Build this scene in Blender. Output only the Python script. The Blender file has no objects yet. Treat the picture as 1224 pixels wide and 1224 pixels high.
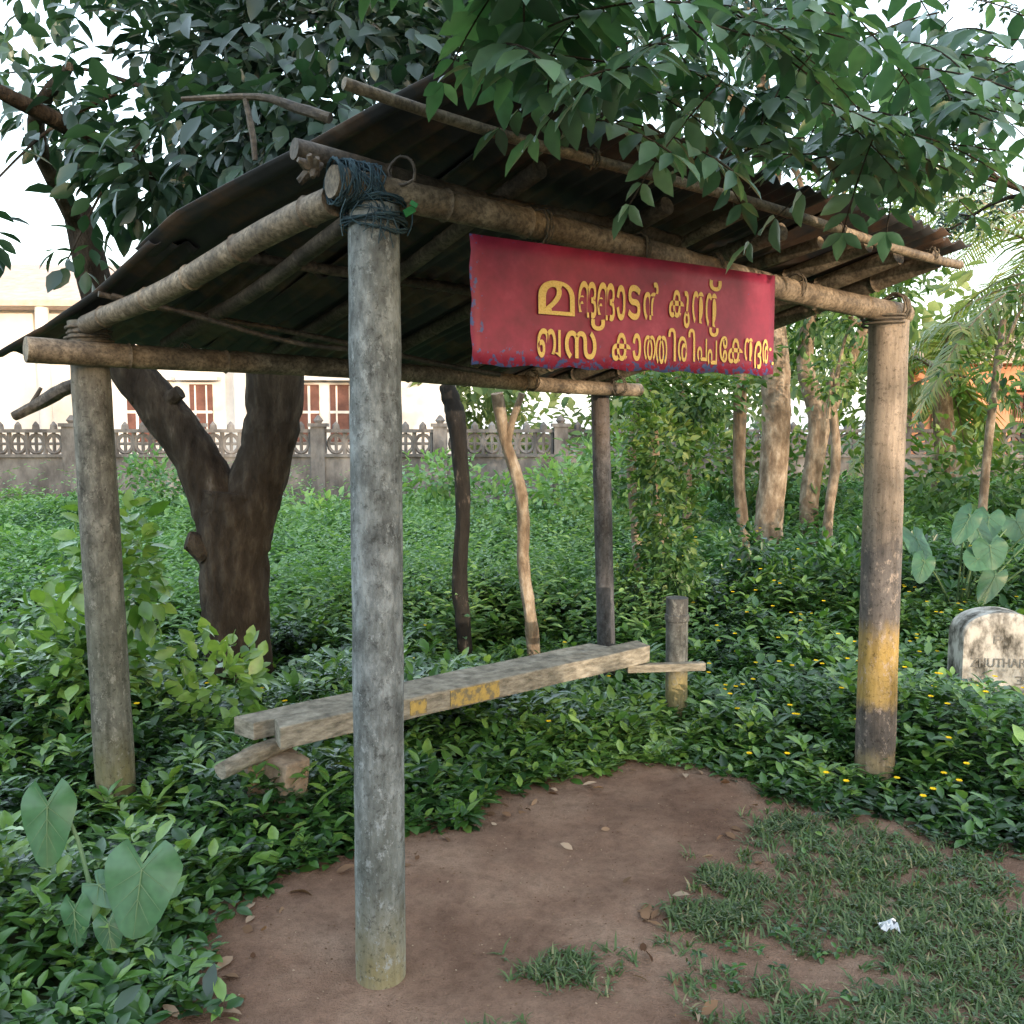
import bpy, math, random
import numpy as np
from mathutils import Vector, Matrix
random.seed(7); rng=np.random.default_rng(7)
scene=bpy.context.scene
R=math.radians
# ------------------------------------------------------------ helpers
def vnoise(x,y,s,seed=0):
    g=np.random.default_rng(seed+100).random((64,64))
    X=np.asarray(x,float)*s+31.3; Y=np.asarray(y,float)*s+17.7
    xi=np.floor(X).astype(int); yi=np.floor(Y).astype(int)
    fx=X-xi; fy=Y-yi; fx=fx*fx*(3-2*fx); fy=fy*fy*(3-2*fy)
    a=g[xi%64,yi%64]; b=g[(xi+1)%64,yi%64]; c=g[xi%64,(yi+1)%64]; d=g[(xi+1)%64,(yi+1)%64]
    return (a*(1-fx)+b*fx)*(1-fy)+(c*(1-fx)+d*fx)*fy
def link(o,parent=None):
    scene.collection.objects.link(o)
    if parent is not None: o.parent=parent
    return o
def empty(name,loc=(0,0,0)):
    e=bpy.data.objects.new(name,None); e.empty_display_size=.1; scene.collection.objects.link(e); return e
class MB:
    def __init__(s): s.v=[]; s.f=[]; s.m=[]
    def add(s,v,f,m=0):
        o=len(s.v); s.v+= [tuple(p) for p in v]; s.f+=[tuple(i+o for i in q) for q in f]; s.m+=[m]*len(f)
    def box(s,c,sx,sy,sz,rot=0,m=0,tilt=None,jit=0):
        M=Matrix.Rotation(rot,3,'Z')
        if tilt: M=M@Matrix.Rotation(tilt[0],3,'X')@Matrix.Rotation(tilt[1],3,'Y')
        vs=[]
        for x in(-.5,.5):
            for y in(-.5,.5):
                for z in(-.5,.5):
                    p=M@Vector((x*sx+random.uniform(-jit,jit),y*sy+random.uniform(-jit,jit),z*sz+random.uniform(-jit,jit)))+Vector(c); vs.append(p)
        s.add(vs,[(0,1,3,2),(4,6,7,5),(0,4,5,1),(2,3,7,6),(0,2,6,4),(1,5,7,3)],m)
    def tube(s,pts,rad,seg=12,m=0,jit=0.0,caps=True,sub=0):
        pts=[Vector(p) for p in pts]
        if not hasattr(rad,'__len__'): rad=[rad]*len(pts)
        rad=list(rad)
        if sub:
            P=[];Q=[]
            n=len(pts)
            for i in range(n-1):
                p0=pts[max(i-1,0)];p1=pts[i];p2=pts[i+1];p3=pts[min(i+2,n-1)]
                for k in range(sub):
                    t=k/sub
                    P.append(.5*((2*p1)+(p2-p0)*t+(2*p0-5*p1+4*p2-p3)*t*t+(3*p1-p0-3*p2+p3)*t**3))
                    Q.append(rad[i]*(1-t)+rad[i+1]*t)
            P.append(pts[-1]);Q.append(rad[-1]); pts,rad=P,Q
        n=len(pts); vs=[];fs=[]
        ref=None
        for i in range(n):
            d=(pts[min(i+1,n-1)]-pts[max(i-1,0)]).normalized()
            if ref is None:
                ref=Vector((0,0,1)) if abs(d.z)<.9 else Vector((1,0,0))
            a=(ref-d*ref.dot(d)).normalized(); b=d.cross(a); ref=a
            for k in range(seg):
                t=2*math.pi*k/seg
                r=rad[i]*(1+random.uniform(-jit,jit))
                vs.append(pts[i]+a*(r*math.cos(t))+b*(r*math.sin(t)))
        for i in range(n-1):
            for k in range(seg):
                k2=(k+1)%seg
                fs.append((i*seg+k,i*seg+k2,(i+1)*seg+k2,(i+1)*seg+k))
        if caps:
            fs.append(tuple(range(seg-1,-1,-1))); fs.append(tuple((n-1)*seg+k for k in range(seg)))
        s.add(vs,fs,m)
    def obj(s,name,mats,parent=None,smooth=True,bevel=0,autosm=40):
        me=bpy.data.meshes.new(name); me.from_pydata([tuple(v) for v in s.v],[],s.f)
        for m in (mats if isinstance(mats,list) else [mats]): me.materials.append(m)
        me.polygons.foreach_set('material_index',s.m)
        me.polygons.foreach_set('use_smooth',[smooth]*len(s.f))
        me.update()
        o=bpy.data.objects.new(name,me); link(o,parent)
        if smooth:
            try: me.set_sharp_from_angle(angle=R(autosm))
            except Exception as e: pass
        if bevel:
            b=o.modifiers.new('b','BEVEL'); b.width=bevel; b.segments=2; b.limit_method='ANGLE'
        return o
def nz(v): return v/np.maximum(np.linalg.norm(v,axis=1,keepdims=True),1e-9)
T_LEAF=(np.array([[0,0,0],[.36,.22,.05],[.5,.5,.06],[.28,.8,0],[0,1,-.1],[-.28,.8,0],[-.5,.5,.06],[-.36,.22,.05],[0,.5,0.0]]),
        [(0,1,2,8),(8,2,3,4),(0,8,6,7),(8,4,5,6)])
T_SIMPLE=(np.array([[0,0,0],[.5,.35,.06],[.38,.7,.04],[0,1,-.12],[-.38,.7,.04],[-.5,.35,.06]]),[(0,1,2,3),(0,3,4,5)])
T_BLADE=(np.array([[-.5,0,0],[.5,0,0],[.4,.5,.12],[-.4,.5,.12],[0,1,-.05]]),[(0,1,2,3),(3,2,4)])
def leafcloud(name,P,D,N,L,W,mat,tpl=T_SIMPLE,parent=None,tint=None,smooth=False):
    P=np.asarray(P,float); D=nz(np.asarray(D,float)); N=np.asarray(N,float)
    X=nz(np.cross(D,N)); N=np.cross(X,D)
    n=len(P); T,F=tpl; L=np.broadcast_to(L,(n,));W=np.broadcast_to(W,(n,))
    V=P[:,None,:]+X[:,None,:]*(T[None,:,0]*W[:,None])[...,None]+D[:,None,:]*(T[None,:,1]*L[:,None])[...,None]+N[:,None,:]*(T[None,:,2]*L[:,None])[...,None]
    k=len(T); V=V.reshape(-1,3)
    fl=np.concatenate([np.array(f) for f in F]); tot=np.array([len(f) for f in F])
    loops=(fl[None,:]+(np.arange(n)*k)[:,None]).ravel()
    tots=np.tile(tot,n); starts=np.concatenate([[0],np.cumsum(tots)[:-1]])
    me=bpy.data.meshes.new(name)
    me.vertices.add(len(V)); me.vertices.foreach_set('co',V.astype(np.float32).ravel())
    me.loops.add(len(loops)); me.loops.foreach_set('vertex_index',loops.astype(np.int32))
    me.polygons.add(len(tots)); me.polygons.foreach_set('loop_start',starts.astype(np.int32))
    if smooth: me.polygons.foreach_set('use_smooth',np.ones(len(tots),bool))
    me.update(calc_edges=True)
    if tint is None: tint=rng.random(n)
    a=me.attributes.new('tint','FLOAT','POINT'); a.data.foreach_set('value',np.repeat(tint,k).astype(np.float32))
    me.materials.append(mat)
    o=bpy.data.objects.new(name,me); link(o,parent); return o
# ------------------------------------------------------------ materials
def newmat(name):
    m=bpy.data.materials.new(name); m.use_nodes=True; nt=m.node_tree; b=nt.nodes['Principled BSDF']; return m,nt,b
def ramp(nt,fac,stops,interp='LINEAR'):
    r=nt.nodes.new('ShaderNodeValToRGB'); r.color_ramp.interpolation=interp
    e=r.color_ramp.elements
    while len(e)<len(stops): e.new(.5)
    for i,(p,c) in enumerate(stops):
        e[i].position=p; e[i].color=(*c,1) if len(c)==3 else c
    nt.links.new(fac,r.inputs[0]); return r.outputs[0]
def coords(nt,scale=(1,1,1),kind='Object'):
    tc=nt.nodes.new('ShaderNodeTexCoord'); mp=nt.nodes.new('ShaderNodeMapping'); mp.inputs['Scale'].default_value=scale
    nt.links.new(tc.outputs[kind],mp.inputs[0]); return mp.outputs[0]
def noise(nt,vec,scale,detail=5,rough=.6,dist=0):
    n=nt.nodes.new('ShaderNodeTexNoise'); n.inputs['Scale'].default_value=scale; n.inputs['Detail'].default_value=detail
    n.inputs['Roughness'].default_value=rough; n.inputs['Distortion'].default_value=dist
    nt.links.new(vec,n.inputs['Vector']); return n.outputs[0]
def mix(nt,fac,a,b,mode='MIX'):
    m=nt.nodes.new('ShaderNodeMix'); m.data_type='RGBA'; m.blend_type=mode
    if isinstance(fac,(int,float)): m.inputs[0].default_value=fac
    else: nt.links.new(fac,m.inputs[0])
    for s,i in((a,6),(b,7)):
        if isinstance(s,tuple): m.inputs[i].default_value=(*s,1)
        else: nt.links.new(s,m.inputs[i])
    return m.outputs[2]
def bump(nt,b,h,strength=.4,dist=.01):
    n=nt.nodes.new('ShaderNodeBump'); n.inputs['Strength'].default_value=strength; n.inputs['Distance'].default_value=dist
    nt.links.new(h,n.inputs['Height']); nt.links.new(n.outputs[0],b.inputs['Normal'])
def nmat(name,stops,scale=8,rough=.8,bs=.4,bd=.01,stretch=(1,1,1),detail=5,spec=.3,metal=0,kind='Object'):
    m,nt,b=newmat(name); v=coords(nt,stretch,kind); n=noise(nt,v,scale,detail,.65)
    nt.links.new(ramp(nt,n,stops),b.inputs['Base Color']); b.inputs['Roughness'].default_value=rough
    b.inputs['Specular IOR Level'].default_value=spec; b.inputs['Metallic'].default_value=metal
    if bs: bump(nt,b,n,bs,bd)
    return m
def leafmat(name,stops,rough=.4,trans=.3,gloss=.5,tex=False):
    m=bpy.data.materials.new(name); m.use_nodes=True; nt=m.node_tree; nt.nodes.remove(nt.nodes['Principled BSDF'])
    a=nt.nodes.new('ShaderNodeAttribute'); a.attribute_name='tint'
    c=ramp(nt,a.outputs['Fac'],stops)
    if tex:
        v=coords(nt); n=noise(nt,v,35,1)
        c=mix(nt,.35,c,ramp(nt,n,[(.3,(.4,.4,.4)),(.7,(1.1,1.1,1.1))]),'MULTIPLY')
    d=nt.nodes.new('ShaderNodeBsdfDiffuse'); nt.links.new(c,d.inputs[0])
    t=nt.nodes.new('ShaderNodeBsdfTranslucent'); 
    c3=mix(nt,1.0,c,(1.3,1.45,.55),'MULTIPLY'); nt.links.new(c3,t.inputs[0])
    s=nt.nodes.new('ShaderNodeMixShader'); s.inputs[0].default_value=trans
    nt.links.new(d.outputs[0],s.inputs[1]); nt.links.new(t.outputs[0],s.inputs[2])
    out=s.outputs[0]
    if gloss:
        g=nt.nodes.new('ShaderNodeBsdfGlossy'); g.inputs['Roughness'].default_value=rough; g.inputs[0].default_value=(.9,.95,1,1)
        f=nt.nodes.new('ShaderNodeLayerWeight'); f.inputs[0].default_value=.5
        pw=nt.nodes.new('ShaderNodeMath'); pw.operation='POWER'; nt.links.new(f.outputs['Facing'],pw.inputs[0]); pw.inputs[1].default_value=4
        mu=nt.nodes.new('ShaderNodeMath'); mu.operation='MULTIPLY_ADD'; nt.links.new(pw.outputs[0],mu.inputs[0]); mu.inputs[1].default_value=gloss; mu.inputs[2].default_value=.05*gloss*2
        s2=nt.nodes.new('ShaderNodeMixShader'); nt.links.new(mu.outputs[0],s2.inputs[0]); nt.links.new(out,s2.inputs[1]); nt.links.new(g.outputs[0],s2.inputs[2]); out=s2.outputs[0]
    nt.links.new(out,nt.nodes['Material Output'].inputs[0]); return m
M_ground=nmat('ground_soil',[(.3,(.022,.032,.012)),(.55,(.04,.055,.02)),(.75,(.075,.07,.035))],3,.95,.5,.03)
def dirtmat():
    m,nt,b=newmat('clay_dirt'); v=coords(nt)
    n1=noise(nt,v,2.2,4,.6); n2=noise(nt,v,28,5,.7); n3=noise(nt,v,160,2,.7)
    c=ramp(nt,n1,[(.3,(.15,.088,.062)),(.5,(.24,.152,.11)),(.7,(.34,.235,.175))])
    c=mix(nt,.5,c,ramp(nt,n2,[(.3,(.45,.42,.38)),(.55,(1,1,1)),(.8,(1.25,1.2,1.15))]),'MULTIPLY')
    c=mix(nt,.4,c,ramp(nt,n3,[(.3,(.5,.5,.5)),(.6,(1.1,1.1,1.1))]),'MULTIPLY')
    nt.links.new(c,b.inputs['Base Color']); b.inputs['Roughness'].default_value=.9; b.inputs['Specular IOR Level'].default_value=.2
    h=nt.nodes.new('ShaderNodeMath'); h.operation='ADD'; nt.links.new(n2,h.inputs[0]); nt.links.new(n3,h.inputs[1])
    bump(nt,b,h.outputs[0],.8,.016); return m
M_dirt=dirtmat()
def postmat(name,base,bands=(),streak=.45,fl=.7):
    m,nt,b=newmat(name); v=coords(nt)
    n=noise(nt,coords(nt,(1,1,.45)),22,7,.72); n2=noise(nt,v,5,3)
    c=ramp(nt,n,[(.34,tuple(x*.45 for x in base)),(.5,base),(.62,tuple(min(1,x*1.7) for x in base))])
    c=mix(nt,.6,c,ramp(nt,n2,[(.3,(.5,.5,.47)),(.65,(1.1,1.1,1.1))]),'MULTIPLY')
    sp=nt.nodes.new('ShaderNodeSeparateXYZ'); nt.links.new(v,sp.inputs[0])
    ad=nt.nodes.new('ShaderNodeMath'); ad.operation='MULTIPLY_ADD'; nt.links.new(n,ad.inputs[0]); ad.inputs[1].default_value=.18; nt.links.new(sp.outputs[2],ad.inputs[2])
    def band(lo,hi,col,amt,soft=.02):
        nonlocal c
        mr=nt.nodes.new('ShaderNodeMapRange'); mr.inputs[1].default_value=lo+.09-soft; mr.inputs[2].default_value=lo+.09+soft; nt.links.new(ad.outputs[0],mr.inputs[0])
        mr2=nt.nodes.new('ShaderNodeMapRange'); mr2.inputs[1].default_value=hi+.09-soft; mr2.inputs[2].default_value=hi+.09+soft; mr2.inputs[3].default_value=amt; mr2.inputs[4].default_value=0; nt.links.new(ad.outputs[0],mr2.inputs[0])
        mu=nt.nodes.new('ShaderNodeMath'); mu.operation='MULTIPLY'; nt.links.new(mr.outputs[0],mu.inputs[0]); nt.links.new(mr2.outputs[0],mu.inputs[1])
        c=mix(nt,mu.outputs[0],c,col)
    for bb in bands: band(*bb)
    vo=noise(nt,coords(nt,(1,1,.6)),34,6,.8); f=ramp(nt,vo,[(.56,(0,0,0)),(.62,(fl,fl,fl))]); c=mix(nt,f,c,tuple(min(1,x*1.9) for x in base))
    wear=ramp(nt,noise(nt,v,48,5,.8),[(.36,(.25,.24,.22)),(.46,(1,1,1))]); c=mix(nt,.7,c,wear,'MULTIPLY')
    vs_=noise(nt,coords(nt,(1,1,.10)),30,4,.7); c=mix(nt,streak,c,ramp(nt,vs_,[(.38,(.35,.34,.32)),(.55,(1,1,1))]),'MULTIPLY')
    nt.links.new(c,b.inputs['Base Color']); b.inputs['Roughness'].default_value=.75; b.inputs['Specular IOR Level'].default_value=.3
    bump(nt,b,vo,.7,.007); return m
M_pA=postmat('grey_pipe',(.16,.18,.19),[(-.3,.15,(.30,.26,.12),.7,.14),(.15,.6,(.12,.135,.11),.35,.15)],.35)
M_pB=postmat('mossy_pipe',(.145,.145,.13),[(-.3,.3,(.19,.18,.08),.7,.1),(.3,1.0,(.09,.10,.075),.5,.2),(1.6,2.2,(.19,.17,.14),.6,.1)])
M_pC=postmat('banded_pipe',(.21,.175,.15),[(-.3,.13,(.26,.21,.12),.8,.03),(.13,.34,(.075,.07,.07),.8,.02),(.34,.68,(.42,.28,.06),.7,.03),(.68,1.10,(.09,.09,.095),.75,.1),(1.10,2.2,(.36,.30,.24),.7,.1)],.5)
M_pD=postmat('dark_pipe',(.065,.067,.075),[(1.4,2.2,(.12,.095,.08),.6,.1)])
M_pS=postmat('stub_pipe',(.13,.135,.13),[(-.3,.28,(.25,.21,.09),.8,.03),(.52,.8,(.055,.055,.06),.6,.03)])
def bamboomat(name,a,b_,c_):
    m,nt,b=newmat(name); v=coords(nt); n=noise(nt,v,9,5,.7); n2=noise(nt,v,70,3,.7)
    c=ramp(nt,n,[(.3,a),(.5,b_),(.68,c_)]); c=mix(nt,.7,c,ramp(nt,n2,[(.38,(.25,.23,.21)),(.58,(1.1,1.1,1.1))]),'MULTIPLY')
    nt.links.new(c,b.inputs['Base Color']); b.inputs['Roughness'].default_value=.65; bump(nt,b,n2,.5,.005); return m
M_bam=bamboomat('bamboo',(.06,.047,.035),(.18,.142,.102),(.36,.295,.22))
M_bamd=bamboomat('bamboo_dark',(.025,.021,.017),(.075,.06,.047),(.16,.13,.10))
M_roof=nmat('corrugated_rust',[(.25,(.015,.017,.021)),(.47,(.034,.036,.042)),(.58,(.085,.054,.040)),(.74,(.14,.12,.105))],4,.6,.2,.003,detail=7)
M_bark=nmat('bark',[(.25,(.018,.014,.012)),(.5,(.05,.041,.033)),(.64,(.09,.076,.062)),(.78,(.20,.18,.155))],13,.95,1.0,.06,(1,1,.30),9,.1)
M_barkp=nmat('bark_pale',[(.25,(.08,.058,.04)),(.45,(.17,.13,.095)),(.58,(.28,.23,.175)),(.7,(.42,.37,.31))],14,.9,1.0,.02,(1,1,.5),7,.15)
M_char=nmat('charred_wood',[(.3,(.007,.006,.006)),(.60,(.018,.017,.016)),(.70,(.12,.10,.085))],20,.85,1.0,.015,(1,1,.4))
M_plank=nmat('weathered_plank',[(.28,(.075,.07,.058)),(.48,(.20,.185,.15)),(.66,(.33,.31,.26))],16,.85,.9,.008,(1,1,3),8)
M_yel=nmat('old_yellow_paint',[(.42,(.16,.14,.09)),(.52,(.34,.25,.08)),(.7,(.43,.31,.09))],30,.7,.3,.003)
M_rope=nmat('rope',[(.3,(.05,.05,.045)),(.7,(.16,.13,.10))],60,.9,.5,.003)
M_net=nmat('blue_net',[(.3,(.015,.03,.045)),(.7,(.05,.10,.13))],60,.8,.5,.003)
M_tag=nmat('green_tag',[(.3,(.02,.16,.05)),(.7,(.04,.28,.10))],30,.5,0)
M_conc=nmat('weathered_concrete',[(.25,(.04,.038,.038)),(.45,(.11,.105,.105)),(.6,(.19,.185,.185)),(.8,(.30,.295,.295))],3.2,.9,.4,.01,(1,1,.5),8)
M_stone=nmat('milestone_paint',[(.38,(.045,.043,.036)),(.47,(.22,.21,.19)),(.56,(.43,.42,.39)),(.8,(.55,.54,.52))],10,.85,.6,.01,(1,1,.6),detail=8)
M_house=nmat('house_plaster',[(.3,(.60,.58,.57)),(.7,(.78,.76,.75))],2,.8,.1,.003)
M_tile=nmat('clay_tile',[(.3,(.36,.27,.23)),(.6,(.47,.38,.33)),(.8,(.55,.48,.43))],5,.8,.3,.01)
M_win=nmat('window_wood',[(.3,(.08,.035,.03)),(.7,(.17,.075,.06))],4,.5,0)
M_peach=nmat('peach_plaster',[(.3,(.5,.22,.14)),(.7,(.62,.33,.22))],2,.8,.1,.003)
M_black=nmat('black_paint',[(.38,(.03,.03,.03)),(.5,(.09,.09,.085)),(.58,(.40,.39,.36))],60,.8,0)
M_block=nmat('laterite_block',[(.3,(.14,.10,.07)),(.7,(.34,.27,.2))],22,.9,.8,.01)
def signmat():
    m,nt,b=newmat('sign_red_paint'); v=coords(nt)
    n=noise(nt,v,6,6,.7); n2=noise(nt,v,38,5,.7)
    c=ramp(nt,n,[(.32,(.14,.008,.026)),(.55,(.225,.013,.045)),(.72,(.30,.035,.075))])
    sp=nt.nodes.new('ShaderNodeSeparateXYZ'); nt.links.new(v,sp.inputs[0])
    mr=nt.nodes.new('ShaderNodeMapRange'); mr.inputs[1].default_value=-.27; mr.inputs[2].default_value=-.350; nt.links.new(sp.outputs[2],mr.inputs[0])
    mx=nt.nodes.new('ShaderNodeMapRange'); mx.inputs[1].default_value=.07; mx.inputs[2].default_value=0; mx.inputs[4].default_value=.7; nt.links.new(sp.outputs[0],mx.inputs[0])
    ma=nt.nodes.new('ShaderNodeMath'); ma.operation='MAXIMUM'; nt.links.new(mr.outputs[0],ma.inputs[0]); nt.links.new(mx.outputs[0],ma.inputs[1])
    ad=nt.nodes.new('ShaderNodeMath'); ad.operation='MULTIPLY_ADD'; nt.links.new(ma.outputs[0],ad.inputs[0]); ad.inputs[1].default_value=.22; nt.links.new(n2,ad.inputs[2])
    f=ramp(nt,ad.outputs[0],[(.68,(0,0,0)),(.71,(1,1,1))])
    c=mix(nt,f,c,(.05,.08,.22)); nt.links.new(c,b.inputs['Base Color']); b.inputs['Roughness'].default_value=.55; bump(nt,b,n2,.15,.002); return m
M_sign=signmat()
M_text=nmat('yellow_lettering',[(.3,(.42,.28,.07)),(.5,(.58,.42,.13)),(.75,(.64,.5,.2))],30,.6,0)
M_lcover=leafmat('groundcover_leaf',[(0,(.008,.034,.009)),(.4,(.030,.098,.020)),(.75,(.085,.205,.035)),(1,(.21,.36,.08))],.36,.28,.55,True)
M_lmead=leafmat('meadow_leaf',[(0,(.03,.095,.035)),(.5,(.095,.215,.075)),(1,(.23,.39,.15))],.55,.35,.3)
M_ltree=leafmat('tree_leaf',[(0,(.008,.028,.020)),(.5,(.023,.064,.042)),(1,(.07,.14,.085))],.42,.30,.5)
M_lover=leafmat('pinnate_leaf',[(0,(.030,.085,.055)),(.5,(.065,.155,.10)),(1,(.15,.28,.17))],.38,.38,.6,True)
M_lright=leafmat('hedge_leaf',[(0,(.02,.06,.017)),(.5,(.07,.155,.034)),(1,(.24,.30,.09))],.5,.35,.3)
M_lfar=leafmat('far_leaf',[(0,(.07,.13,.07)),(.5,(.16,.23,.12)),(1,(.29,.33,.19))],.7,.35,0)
M_palm=leafmat('palm_leaf',[(0,(.06,.10,.03)),(.6,(.16,.23,.07)),(1,(.32,.30,.12))],.5,.35,.3)
M_grass=leafmat('grass_blade',[(0,(.04,.08,.022)),(.5,(.085,.15,.05)),(.85,(.16,.21,.09)),(1,(.30,.26,.15))],.5,.3,.3)
M_dead=leafmat('dead_leaf',[(0,(.08,.045,.03)),(.6,(.22,.14,.09)),(1,(.45,.36,.28))],.8,.1,0)
M_flower=leafmat('yellow_petal',[(0,(.75,.5,.02)),(1,(.85,.65,.04))],.6,.2,0)
M_colo=leafmat('taro_leaf',[(0,(.04,.12,.055)),(1,(.075,.18,.085))],.38,.2,.4,True)
M_plastic=nmat('white_plastic',[(.3,(.5,.55,.6)),(.7,(.7,.72,.75))],20,.4,0)
# ------------------------------------------------------------ ground
BARE=np.array([(-.62,.3),(-.80,1.6),(-.873,2.46),(-.839,2.837),(-.54,2.975),(-.286,3.297),(-.04,3.563),(.319,3.876),(.553,3.994),(.864,3.876),(1.164,3.563),(.95,3.3),(.84,3.07),(.608,2.81),(.46,2.57),(.5,1.2),(.5,.3)])
LAWN=np.array([(.5,.3),(.5,1.2),(.46,2.57),(.608,2.81),(.84,3.07),(.95,3.3),(1.164,3.563),(1.45,3.35),(1.79,3.12),(2.3,2.95),(3.5,2.7),(5.5,2.2),(5.5,.3)])
UNI=np.array(list(BARE[:11])+list(LAWN[7:]))
def sdist(poly,x,y):
    x=np.asarray(x);y=np.asarray(y); n=len(poly); dmin=np.full(x.shape,1e9); ins=np.zeros(x.shape,bool)
    for i in range(n):
        ax,ay=poly[i];bx,by=poly[(i+1)%n]; dx,dy=bx-ax,by-ay
        t=np.clip(((x-ax)*dx+(y-ay)*dy)/(dx*dx+dy*dy),0,1)
        dmin=np.minimum(dmin,np.hypot(x-ax-t*dx,y-ay-t*dy))
        c=((ay>y)!=(by>y)); xx=ax+(y-ay)*dx/(dy if dy else 1e-9); ins^=c&(x<xx)
    return np.where(ins,-dmin,dmin)
def gz(x,y):
    x=np.asarray(x,float);y=np.asarray(y,float)
    r=np.hypot(x,y-3); a=np.clip((r-3)/20,0,1)
    return (vnoise(x,y,.9,1)-.5)*.035+(vnoise(x,y,.15,2)-.5)*.6*a
def gridmesh(name,xs,ys,zf,mat,keep=None,off=0):
    X,Y=np.meshgrid(xs,ys,indexing='ij'); Z=zf(X,Y)+off
    nx,ny=len(xs),len(ys); V=np.stack([X,Y,Z],-1).reshape(-1,3)
    idx=np.arange(nx*ny).reshape(nx,ny)
    F=np.stack([idx[:-1,:-1],idx[1:,:-1],idx[1:,1:],idx[:-1,1:]],-1).reshape(-1,4)
    if keep is not None:
        cx=(X[:-1,:-1]+X[1:,1:])/2; cy=(Y[:-1,:-1]+Y[1:,1:])/2
        F=F[keep(cx,cy).ravel()]
        used=np.unique(F); mp=np.zeros(len(V),int); mp[used]=np.arange(len(used)); V=V[used]; F=mp[F]
    me=bpy.data.meshes.new(name); me.from_pydata(V.tolist(),[],F.tolist()); me.materials.append(mat)
    me.polygons.foreach_set('use_smooth',np.ones(len(F),bool)); me.update()
    o=bpy.data.objects.new(name,me); return link(o)
def nonlin(lim,n):
    t=np.linspace(-1,1,n); return np.sign(t)*(np.abs(t)**3.2)*lim+t*12
ax=nonlin(400,161)
gridmesh('ground',ax,ax+3,gz,M_ground)
dz=lambda x,y: gz(x,y)+.012+(vnoise(x,y,9,5)-.5)*.012+(vnoise(x,y,3,6)-.5)*.018
gridmesh('dirt_path',np.arange(-1.3,5.5,.03),np.arange(.3,4.3,.03),lambda x,y:np.maximum(dz(x,y),gz(x,y)+.004),M_dirt,
         keep=lambda x,y:sdist(UNI,x,y)<.12)
A=Vector((-.361,2.407,0)); U=Vector((.798,.602,0)).normalized(); Vv=Vector((-U.y,U.x,0))
def S(u,v,z): return A+U*u+Vv*v+Vector((0,0,z))
def P3(u,v,z): p=S(u,v,z); return (p.x,p.y,p.z)
# ------------------------------------------------------------ bus shelter
sh=empty('bus_shelter')
def post(name,b,t,r0,r1,mat,n=26):
    mb=MB(); b=Vector(b);t=Vector(t)
    pts=[b.lerp(t,i/n) for i in range(n+1)]
    rad=[r0+(r1-r0)*i/n+random.uniform(-.0012,.0012) for i in range(n+1)]
    mb.tube(pts,rad,28,0,.006)
    return mb.obj(name,mat,sh)
post('post_front_near',(-.361,2.407,-.3),(-.353,2.41,2.07),.069,.067,M_pA)
post('post_rear_near',(-1.512,3.43,-.3),(-1.56,3.43,1.90),.073,.068,M_pB)
post('post_front_far',(1.563,3.853,-.3),(1.556,3.853,1.95),.082,.079,M_pC)
post('post_rear_far',(.563,5.23,-.3),(.495,5.23,1.76),.052,.052,M_pD)
def bamboo(name,a,b,r0,r1,mat,sag=0,node=.32,parent=sh,wob=.01):
    mb=MB(); a=Vector(a);b=Vector(b); L=(b-a).length; n=int(L/.04); pts=[];rad=[]
    ph=random.random()*6
    for i in range(n+1):
        t=i/n; p=a.lerp(b,t); p.z-=sag*math.sin(math.pi*t); p.x+=wob*math.sin(t*5+ph); p.z+=wob*math.sin(t*7+ph*2)
        pts.append(p); rad.append(r0+(r1-r0)*t)
    d=random.uniform(.05,node); P=[];Q=[]
    for i in range(n+1):
        s=L*i/n
        P.append(pts[i]);Q.append(rad[i])
        if s>=d and i<n:
            for f,k in((.25,1.0),(.4,1.12),(.55,.95)):
                P.append(pts[i].lerp(pts[i+1],f));Q.append(rad[i]*k)
            d+=node*random.uniform(.8,1.2)
    mb.tube(P,Q,14,0,.015); return mb.obj(name,mat,parent,autosm=60)
bamboo('beam_front',P3(-.12,-.02,2.115),P3(2.50,.0,1.985),.040,.044,M_bam,.0)
bamboo('beam_front_top',P3(-.20,.03,2.175),P3(1.2,.06,2.13),.026,.024,M_bamd,.0)
bamboo('beam_rear',P3(-.56,1.44,1.79),P3(2.55,1.58,1.735),.045,.036,M_bam,.01)
bamboo('batten_front',P3(-.20,-.285,2.262),P3(2.42,-.29,2.155),.013,.017,M_bam,.035,.25,wob=.016)
bamboo('batten_mid',P3(-.1,.75,2.06),P3(2.5,.8,1.965),.018,.02,M_bamd,.01,.25)
def roofz(u,v): return 2.235-.04*u-.19*v
bamboo('rafter_1',P3(-.085,.03,2.07),P3(-.37,1.46,1.87),.038,.034,M_bam,0,.3)
bamboo('rafter_2',P3(.10,.10,2.11),P3(-.02,1.7,1.84),.026,.024,M_bamd,0,.3)
for i,(u0,u1,va,vb,r,m) in enumerate([(.45,.5,-.12,1.8,.026,M_bamd),(.95,.95,-.14,1.8,.028,M_bamd),(1.45,1.4,-.18,1.85,.03,M_bam),
        (1.90,1.85,-.22,1.85,.03,M_bam),(2.1,2.1,-.22,1.85,.036,M_bam),(2.3,2.33,-.26,1.85,.036,M_bam),(1.68,1.68,-.16,1.2,.022,M_bam),(1.25,1.2,-.2,1.2,.02,M_bam)]):
    bamboo('rafter_%d'%(i+3),P3(u0,va,roofz(u0,va)-.012-r),P3(u1,vb,roofz(u1,vb)-.015-r),r,r*.9,m,0,.3)
bamboo('brace_pole',P3(-.36,1.25,1.975),P3(1.3,1.2,1.76),.010,.012,M_bamd,.02,.25)
bamboo('brace_pole_thin',P3(-.34,1.2,1.96),P3(.5,1.0,1.80),.009,.010,M_bamd,.02,.25)
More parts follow.
